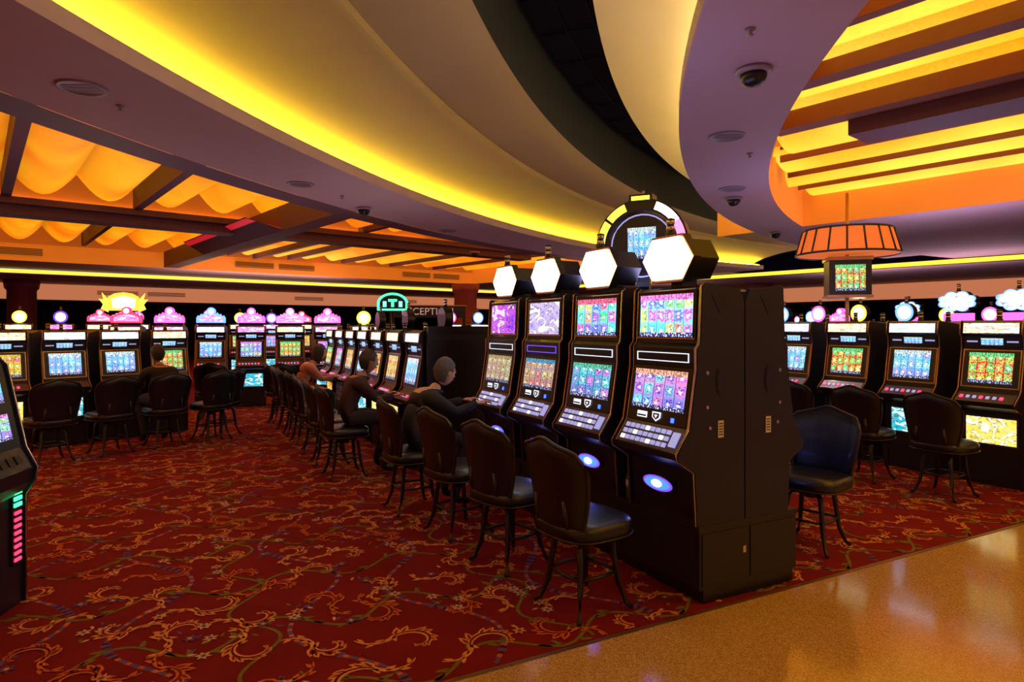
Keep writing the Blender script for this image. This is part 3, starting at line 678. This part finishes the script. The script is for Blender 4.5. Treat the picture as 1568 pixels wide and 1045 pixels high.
def slant():
    b=MB(); w=.31; P=[(0,0),(0,.62),(-.05,.70),(-.06,.78),(.0,.90),(.10,1.38),(.14,1.42),(.5,1.40),(.5,0)]
    b.xprism(P,-w,w,'body')
    for s in (-1,1):
        x0,x1=sorted((s*w,s*(w+.02))); b.xprism([(y-.012 if i<7 else y,z) for i,(y,z) in enumerate(P)],x0,x1,'side'); b.tube([(s*(w+.01),y-.015,z) for y,z in P[:7]],.006,'silver',6)
    def on(k): return (.0+.10*k,.90+.48*k)
    b.slab(-.28,.28,on(.04),on(.97),.008,.01,'dark',False); b.slab(-.25,.22,on(.55),on(.90),.012,.01,'s_b0'); b.slab(-.25,.22,on(.12),on(.42),.012,.01,'s_b2')
    def dk(k): return (-.06+.06*k,.78+.12*k)
    b.slab(-.28,.28,dk(.05),dk(.9),.005,.01,'deck',False)
    for c in range(7): b.slab(-.25+c*.07,-.2+c*.07,dk(.3),dk(.7),.014,.008,'dark',False)
    b.slab(-.2,.12,(0,.1),(0,.55),.006,.01,'base',False)
    for sx in (-1,1):
        x=sx*.24
        b.slab(x-.045,x+.045,(0,.24),(0,.69),.012,.015,'dark',False)
        for k in range(8): b.slab(x-.03,x+.03,(0,.26+k*.038),(0,.278+k*.038),.018,.008,'red',False)
        for k in range(3): b.slab(x-.035,x+.035,(0,.57+k*.036),(0,.592+k*.036),.018,.008,'green',False)
    return b.data('slant_top_slot_machine')
o=put('slant_top_slot_machine',slant(),fr(-2.80,3.42,(.98,.16))); bevel(o,.003)

# ------------------------------------------------------------------ chairs
ST=.54
def chair():
    b=MB()
    def sup(a,bx,by,n=3.2):
        c,s=math.cos(a),math.sin(a); return (bx*math.copysign(abs(c)**(2/n),c),by*math.copysign(abs(s)**(2/n),s))
    N=28; vs=[];fs=[]; dz=ST-.603
    rings=[(.495,.80),(.50,.93),(.52,1.0),(.565,1.0),(.585,.95),(.598,.8),(.603,.45),(.603,.02)]
    for z,k in rings:
        for i in range(N): x,y=sup(2*pi*i/N,.25*k,.24*k); vs.append((x,y,z+dz))
    for j in range(len(rings)-1):
        for i in range(N): fs.append((j*N+i,j*N+(i+1)%N,(j+1)*N+(i+1)%N,(j+1)*N+i))
    fs.append(tuple(range(N-1,-1,-1))); b.mesh(vs,fs,'leather',True)
    b.tube([(*sup(2*pi*i/N,.251,.241),.507+dz) for i in range(N)],.006,'wood',5,True)
    ns,ntt=16,12; zb=.47
    def W(t): 
        w=.195+.065*math.sin(min(1,t*1.15)*pi/2); return w*(1-.16*max(0,(t-.78)/.22)**2)
    def ZT(s): return .955+.035*math.exp(-(s/.38)**2)-.03*abs(s)**3
    for side in (-1,1):
        vs=[];fs=[]
        for j in range(ntt+1):
            t=j/ntt
            for i in range(ns+1):
                s=-1+2*i/ns; x=s*W(t); z=zb+t*(ZT(s)-zb)
                e=max(0,(1-abs(s)**4))*max(0,(1-abs(2*t-1)**6)); th=.032*math.sqrt(e)
                vs.append((x,.215+.08*t*t-1.0*x*x+side*th,z))
        n=ns+1
        for j in range(ntt):
            for i in range(ns): fs.append((j*n+i,j*n+i+1,(j+1)*n+i+1,(j+1)*n+i))
        b.mesh(vs,fs,'leather',True)
    ed=[]
    for s,t in [(-1,k/10) for k in range(11)]+[(-1+k/8,1) for k in range(1,17)]+[(1,1-k/10) for k in range(1,11)]:
        x=s*W(t); ed.append((x,.215+.08*t*t-x*x,zb+t*(ZT(s)-zb)))
    b.tube(ed,.012,'wood',6)
    for s in (-1,1): b.tube([(s*.12,.10,.50+dz),(s*.13,.20,.495+dz),(s*.13,.235,.56),(s*.12,.24,.66)],.014,'wood',6)
    b.lathe([(.16,.475+dz),(.16,.497+dz),(.10,.50+dz)],(0,0,0),'dark',20); b.lathe([(.05,.36),(.06,.475+dz)],(0,0,0),'dark',14)
    for k in range(4):
        a=pi/4+k*pi/2; c,s=math.cos(a),math.sin(a)
        b.tube([(c*r,s*r,z) for r,z in ((.05,.40),(.13,.405),(.165,.37),(.178,.28),(.20,.14),(.245,.035),(.28,.012))],[.016,.018,.02,.018,.016,.014,.013],'wood',8)
    R=.188
    q=[(R*math.cos(pi/4+k*pi/2),R*math.sin(pi/4+k*pi/2),.21) for k in range(4)]
    for k in range(4):
        m=((q[k][0]+q[(k+1)%4][0])*.56,(q[k][1]+q[(k+1)%4][1])*.56,.21); b.tube([q[k],m,q[(k+1)%4]],.010,'wood',6)
    return b.data('casino_chair')
CH=chair()
def ch(x,y,d): put('casino_chair',CH,fr(x,y,d))
def chb(t,s,rot=0,sgn=1):
    p=BP(t,s); d=V*sgn; c,n=math.cos(rot),math.sin(rot); ch(p.x,p.y,(d.x*c-d.y*n,d.x*n+d.y*c))
chb(.31,-.62,.12); chb(1.10,-.68,.22); chb(1.86,-.74,.15); chb(2.62,-.86,.0)
chb(.38,1.42,.25,-1); chb(1.2,1.36,0,-1); chb(2.0,1.36,0,-1)
for i in range(7): chb(4.15+.74*i,-1.10,random.uniform(-.25,.25) if i not in(0,4) else 0)
for i in range(4): ch(-5.45+.40*i,7.55+.50*i,(-.78+random.uniform(-.2,.2),.62))
ch(-4.25,9.35,(-.9,.3)); ch(-3.9,10.8,(-.3,1)); ch(-5.1,10.9,(-.3,1)); ch(-3.0,11.5,(-.2,1))
for i in range(5):
    p=Vector((4.85,6.45))+U*.78*i-V*.86; ch(p.x,p.y,(V.x+random.uniform(-.2,.2),V.y))

# ------------------------------------------------------------------ people
def skinmesh(nodes,edges,root=0,sub=2):
    me=D.meshes.new('tmp'); me.from_pydata([n[0] for n in nodes],edges,[]); o=D.objects.new('tmp',me); COL.objects.link(o)
    o.modifiers.new('s','SKIN').use_smooth_shade=True
    sv=me.skin_vertices[0].data
    for i,n in enumerate(nodes):
        r=n[1]; sv[i].radius=r if isinstance(r,tuple) else (r,r); sv[i].use_root=(i==root)
    q=o.modifiers.new('d','SUBSURF'); q.levels=sub; q.render_levels=sub
    dg=bpy.context.evaluated_depsgraph_get(); dg.update(); r=D.meshes.new_from_object(o.evaluated_get(dg))
    D.objects.remove(o); return r
M['eye']=mat('eye_white',(.6,.58,.55),.3); M['lips']=mat('lips',(.35,.10,.08),.5)
def person(name,x,y,d,top,pants,skin,hair,hunch=0.,turn=0.,hands=None,long_hair=False):
    root=D.objects.new(name,None); COL.objects.link(root); root.matrix_world=fr(x,y,d)
    hz=ST+.085; h=hunch
    S=[((0,0,hz),(.155,.115)),((0,.01,hz+.14),(.145,.105)),((0,-.02-.03*h,hz+.28-.01*h),(.155,.11)),((0,-.05-.08*h,hz+.39-.03*h),(.13,.085)),((0,-.07-.12*h,hz+.45-.05*h),.058),((0,-.085-.15*h,hz+.53-.06*h),.052)]
    nodes=list(S); edges=[(0,1),(1,2),(2,3),(3,4),(4,5)]
    H=hands or [(-.14,-.46,.965),(.14,-.46,.965)]
    wr=[]
    for s,hd in ((-1,H[0]),(1,H[1])):
        b0=len(nodes)
        sh=Vector((s*.19,-.05-.08*h,hz+.38-.03*h)); hv=Vector(hd); el=(sh+hv)/2+Vector((s*.05,.05,-.10))
        w=hv+(el-hv).normalized()*.06; wr.append((w,hv))
        nodes+=[(tuple(sh),.068),(tuple((sh+el)/2),.055),(tuple(el),.047),(tuple((el+w)/2),.042),(tuple(w),.032)]
        edges+=[(3,b0),(b0,b0+1),(b0+1,b0+2),(b0+2,b0+3),(b0+3,b0+4)]
        b1=len(nodes)
        nodes+=[((s*.10,-.03,hz-.01),.098),((s*.13,-.24,hz-.0),.082),((s*.14,-.43,hz-.03),.064),((s*.14,-.42,.37),.055),((s*.13,-.34,.13),.040),((s*.13,-.35,.075),.042),((s*.14,-.48,.055),.034)]
        edges+=[(0,b1)]+[(b1+k,b1+k+1) for k in range(6)]
    me=skinmesh(nodes,edges)
    for m in (top,pants,skin,M['dark']): me.materials.append(m)
    for p in me.polygons:
        c=p.center; p.use_smooth=True
        if c.z<.13: p.material_index=3
        elif c.z<hz+.04: p.material_index=1 if not(abs(c.x)>.2 and c.z>hz) else 0
        if c.z>hz+.455-.05*h and abs(c.x)<.09: p.material_index=2
    put('body',me,None,root)
    b=MB(); b.tube([(.075*math.cos(a),-.075-.12*h+.065*math.sin(a),hz+.455-.05*h+.012*math.sin(a)) for a in [2*pi*i/16 for i in range(16)]],.018,top,8,True); put('collar',b.data('collar'),None,root)
    for (w,hv),s in zip(wr,(-1,1)):
        b=MB(); dirv=(hv-w); dirv.z*=.2; dirv.normalize(); side=Vector((-dirv.y,dirv.x,0)).normalized(); up=Vector((0,0,1))
        pc=w+dirv*.045
        b.ell((0,0,0),(.038,.048,.016),skin,12,8)
        R=Matrix((( side.x,dirv.x,up.x),(side.y,dirv.y,up.y),(side.z,dirv.z,up.z)))
        b.v=[tuple(R@Vector(v)+pc) for v in b.v]
        for k,(ox,ln) in enumerate(((-.030,.060),(-.010,.072),(.010,.068),(.029,.052))):
            r=pc+side*ox+dirv*.035; p1=r+dirv*ln*.45+up*.008; p2=p1+dirv*ln*.33-up*.010; p3=p2+dirv*ln*.2-up*.018
            b.tube([tuple(r),tuple(p1),tuple(p2),tuple(p3)],[.0095,.009,.008,.006],skin,7)
        ts=-s; r=pc+side*ts*.028-dirv*.02*1; p1=r+side*ts*.026+dirv*.022-up*.004; p2=p1+side*ts*.008+dirv*.028-up*.008
        b.tube([tuple(r),tuple(p1),tuple(p2)],[.012,.010,.007],skin,7)
        put('hand',b.data('hand'),None,root)
    hc=Vector((0,-.11-.19*h,hz+.635-.07*h))
    b=MB()
    def hf(p):
        q=Vector(p)
        if q.z<0: k=1-.30*(-q.z)**1.3; q.x*=k; q.y= q.y*(1-.12*(-q.z)) -.10*(-q.z)
        else: q.y+=.06*q.z
        if q.y<-.6 and -.1<q.z<.25 : q.y*=.96
        return q
    b.ell((0,0,0),(.076,.098,.118),skin,24,18,hf)
    b.mesh([(0,-.094,.025),(-.013,-.090,-.022),(.013,-.090,-.022),(0,-.122,-.020),(0,-.092,-.032),(0,-.10,.01)],[(0,1,3),(0,3,2),(1,4,3),(3,4,2)],skin,True)
    for s in (-1,1):
        b.ell((s*.030,-.083,.018),(.013,.010,.008),M['eye'],10,6)
        b.ell((s*.030,-.092,.018),(.005,.004,.005),M['dark'],8,5)
        b.ell((s*.076,.005,-.002),(.012,.020,.032),skin,10,8); b.ell((s*.030,-.089,.036),(.018,.006,.004),hair,8,5)
    b.ell((0,-.097,-.052),(.024,.008,.007),M['lips'],12,6)
    n,mm=28,16; vs=[];fs=[]
    rh=random.Random(5)
    for i in range(mm+1):
        th=pi*(.78 if not long_hair else .95)*i/mm
        for k in range(n):
            p=hf(Vector((math.sin(th)*math.cos(2*pi*k/n),math.sin(th)*math.sin(2*pi*k/n),math.cos(th))))
            rr=1+rh.uniform(-.015,.045)
            vs.append((p.x*.087*rr,p.y*.108*rr+.007,p.z*.130*rr+.003-(.05 if long_hair and p.z<-.2 else 0)))
    for i in range(mm):
        for k in range(n):
            c=(Vector(vs[i*n+k])+Vector(vs[(i+1)*n+(k+1)%n]))/2
            if c.y<-.035 and c.z<.062: continue
            if c.y<.02 and c.z<-.0 and not long_hair: continue
            fs.append((i*n+k,(i+1)*n+k,(i+1)*n+(k+1)%n,i*n+(k+1)%n))
    b.mesh(vs,fs,hair,True)
    ho=put('head',b.data('head'),None,root); ho.matrix_local=Matrix.Translation(hc)@Matrix.Rotation(turn,4,'Z')@Matrix.Rotation(.12+.15*h,4,'X')
    return root
sk=mat('skin_tone',(.40,.19,.12),.5,var=.05); sk2=mat('skin_tone_light',(.60,.34,.23),.5,var=.05)
hg=mat('hair_grey',(.085,.07,.072),.7,var=.8,scale=90,bump=.5); hb=mat('hair_dark',(.03,.018,.012),.6,var=.3,scale=60,bump=.3)
jk=mat('jacket_charcoal',(.014,.011,.015),.8,bump=.2,scale=14); jn=mat('trousers_dark',(.012,.012,.025),.8,bump=.2,scale=20)
sh2=mat('shirt_pink',(.40,.14,.12),.8,bump=.2,scale=14); sh3=mat('shirt_maroon',(.04,.012,.02),.8,bump=.2,scale=14)
p=BP(2.60,-.86); person('seated_man',p.x,p.y,V,jk,jn,sk2,hg,1.0,.25,[(-.14,-.60,.93),(.15,-.60,.93)])
p=BP(4.15,-1.06); person('seated_player',p.x,p.y,V,sh3,jn,sk,hb,.6,.1,[(-.16,-.50,.86),(.13,-.50,.86)])
p=BP(7.11,-1.06); person('seated_woman',p.x,p.y,V,sh2,jn,sk2,hb,.8,.1,[(-.14,-.50,.86),(.14,-.50,.86)],True)
person('seated_patron',-4.67,8.55,(-.7,.7),jk,jn,sk,hb,.5,0,[(-.14,-.48,.88),(.14,-.48,.88)])

# ------------------------------------------------------------------ small objects
def bottle():
    b=MB(); g=mat('bottle_plastic',(.25,.3,.35),.1) ; g.node_tree.nodes['Principled BSDF'].inputs['Transmission Weight'].default_value=.7
    b.lathe([(.028,0),(.032,.01),(.030,.05),(.032,.07),(.030,.09),(.032,.13),(.026,.16),(.013,.185),(.013,.195)],(0,0,0),g,18)
    b.lathe([(.015,.195),(.015,.212),(.001,.213)],(0,0,0),M['sticker'],14); b.lathe([(.0325,.075),(.0325,.125)],(0,0,0),mat('bottle_label',(.4,.4,.5),.5),18)
    return b.data('water_bottle')
bt=bottle()
for t,s in ((.68,.01),(.68,.09)):
    p=BP(t,s); put('water_bottle',bt,Matrix.Translation((p.x,p.y,ZB)))
b=MB(); N=24
Msh=mat('lampshade_orange',(.5,.12,.03),.8,emis=(1,.2,.03),es=.55); nosample(Msh)
b.lathe([(.70,0),(.60,.36)],(0,0,1.05),Msh,N,False)
for k in range(18):
    a=2*pi*k/18; b.tube([(.705*math.cos(a),.705*math.sin(a),1.05),(.605*math.cos(a),.605*math.sin(a),1.41)],.014,'wood',5)
for r,z in ((.705,1.05),(.605,1.41)): b.tube([(r*math.cos(2*pi*i/24),r*math.sin(2*pi*i/24),z) for i in range(24)],.016,'wood',5,True)
b.tube([(0,0,-1.62),(0,0,1.97)],.025,'bronze',10); b.lathe([(.25,-1.62),(.25,-1.58),(.05,-1.55)],(0,0,0),'dark',16)
b.box(-.28,.28,-.24,.24,.42,1.0,'dark'); b.box(-.3,.3,-.26,.26,.95,1.0,'bronze'); b.box(-.3,.3,-.26,.26,.40,.44,'bronze')
b.face([(-.20,-.245,.5),(.20,-.245,.5),(.20,-.245,.88),(-.20,-.245,.88)],'s_b1',[(0,0),(1,0),(1,1),(0,1)])
put('lampshade_display_pole',b.data('lampshade_display_pole'),fr(5.0,9.55,(-.3,-.95),1.62))
b=MB(); b.yprism([(-.42,-.25),(.42,-.25),(.5,0),(.42,.2),(.25,.3),(0,.34),(-.25,.3),(-.42,.2),(-.5,0)],0,.12,'orange','dark'); b.yprism([(-.3,-.16),(.3,-.16),(.32,.12),(0,.22),(-.32,.12)],-.012,0,'whitesmall','white')
for s in (-1,1):
    b.yprism([(s*.42,-.3),(s*.62,-.2),(s*.56,-.05),(s*.68,.12),(s*.55,.1),(s*.6,.32),(s*.44,.12)],0,.08,'yellow','orange')
b.tube([(0,.06,-3.22),(0,.06,-.2)],.05,'dark'); b.lathe([(.3,-3.22),(.3,-3.17),(.05,-3.13)],(0,.06,0),'dark')
put('neon_flame_sign',b.data('neon_flame_sign'),fr(-7.95,13.1,(.4,-.9),2.08)@Matrix.Diagonal((.64,.64,.64,1)))
b=MB(); b.yprism([(.36*math.cos(a)*1.2,.30*math.sin(a)) for a in [pi*i/16 for i in range(17)]]+[(-.43,-.2),(.43,-.2)],0,.1,'green','dark'); b.yprism([(.30*math.cos(a)*1.2,.24*math.sin(a)) for a in [pi*i/16 for i in range(17)]]+[(-.36,-.15),(.36,-.15)],-.01,0,'dark','dark')
b.yprism([(-.12,.12),(-.12,.05),(-.04,.05),(-.04,-.1),(.04,-.1),(.04,.05),(.12,.05),(.12,.12)],-.02,-.01,'green','green')
for s in (-1,1): b.box(s*.22-.05,s*.22+.05,-.015,-.01,-.1,.06,'cyan')
b.tube([(0,.05,-2.93),(0,.05,-.15)],.04,'dark'); b.lathe([(.25,-2.93),(.25,-2.88),(.05,-2.84)],(0,.05,0),'dark')
put('arch_neon_sign',b.data('arch_neon_sign'),fr(-2.35,12.6,(.1,-1),2.05)@Matrix.Diagonal((.7,.7,.7,1)))
b=MB(); b.box(-1.3,1.3,0,.12,-.2,.2,'body'); b.box(-1.34,1.34,-.01,.13,.2,.23,'bronze')
for s in (-1.25,1.25): b.box(s-.05,s+.05,.03,.1,-2.1,-.2,'dark')
rs=put('reception_sign',b.data('reception_sign'),fr(-2.9,22,(.15,-1),2.1))
cu=D.curves.new('lettering','FONT'); cu.body='RECEPTION'; cu.size=.34; cu.extrude=.01; cu.align_x='CENTER'; cu.align_y='CENTER'; cu.materials.append(mat('lettering_metal',(.5,.35,.3),.4,0,(.9,.6,.5),.35))
to=D.objects.new('lettering',cu); COL.objects.link(to); to.parent=rs; to.matrix_local=Matrix.Translation((0,-.02,0))@Matrix.Rotation(pi/2,4,'X')

# ------------------------------------------------------------------ lights
def light(name,typ,loc,e,col,size=.2,rot=None,**k):
    l=D.lights.new(name,typ); l.energy=e; l.color=col
    if typ=='AREA': l.size=size
    else: l.shadow_soft_size=size
    for a,bv in k.items(): setattr(l,a,bv)
    o=D.objects.new(name,l); COL.objects.link(o); o.location=loc
    if rot: o.rotation_euler=rot
    return o
for i,(x,y,e) in enumerate(((-1.8,3.0,62),(-1.8,6.5,42),(-2.4,10,110),(-4.2,6.0,50),(3.8,3.2,62))):
    light('downlight','SPOT',(x,y,3.5),e,(1,.64,.42),.05,spot_size=2.0,spot_blend=.9)
for x,y in ((3.2,9.5),(-3.5,13.5)): light('downlight','SPOT',(x,y,3.4),90,(1,.7,.5),.05,spot_size=2.2,spot_blend=.9)
def soffit_fill(x,y,z,e,col,ang,L):  # unseen upward area lamps, added to brighten the soffit and far ceilings
    o=light('soffit_fill_lamp','AREA',(x,y,z),e,col,L,(pi,0,ang)); o.data.shape='RECTANGLE'; o.data.size=L; o.data.size_y=.12
aU=math.atan2(U.y,U.x)
p=BP(1.4,.36); soffit_fill(p.x,p.y,1.90,15,(.55,.5,1),aU,2.4)
p=BP(6.3,.1); soffit_fill(p.x,p.y,1.75,14,(.9,.6,.65),aU,4)
soffit_fill(-6.1,8.9,1.75,20,(.95,.55,.55),math.atan2(.52,.42),2)
soffit_fill(4.3,7.9,1.85,22,(.6,.52,1),aU,3)
soffit_fill(7.5,10.5,2.2,40,(.75,.5,.8),aU,3)
soffit_fill(-9,24,2.2,140,(1,.6,.5),.7,6); soffit_fill(4,25,2.2,120,(1,.6,.5),.7,6); soffit_fill(12,19,2.2,90,(.9,.55,.7),aU,6)
w=D.worlds.new('World'); SC.world=w; w.use_nodes=True
w.node_tree.nodes['Background'].inputs[0].default_value=(.38,.33,.9,1); w.node_tree.nodes['Background'].inputs[1].default_value=.24
# ------------------------------------------------------------------ camera
cam=D.cameras.new('camera'); co=D.objects.new('camera',cam); COL.objects.link(co); SC.camera=co
co.location=(0,0,1.6); co.rotation_euler=(pi/2,0,0); cam.sensor_width=36; cam.lens=22.5; cam.shift_y=-23/1600; cam.clip_end=300
SC.view_settings.view_transform='Standard'
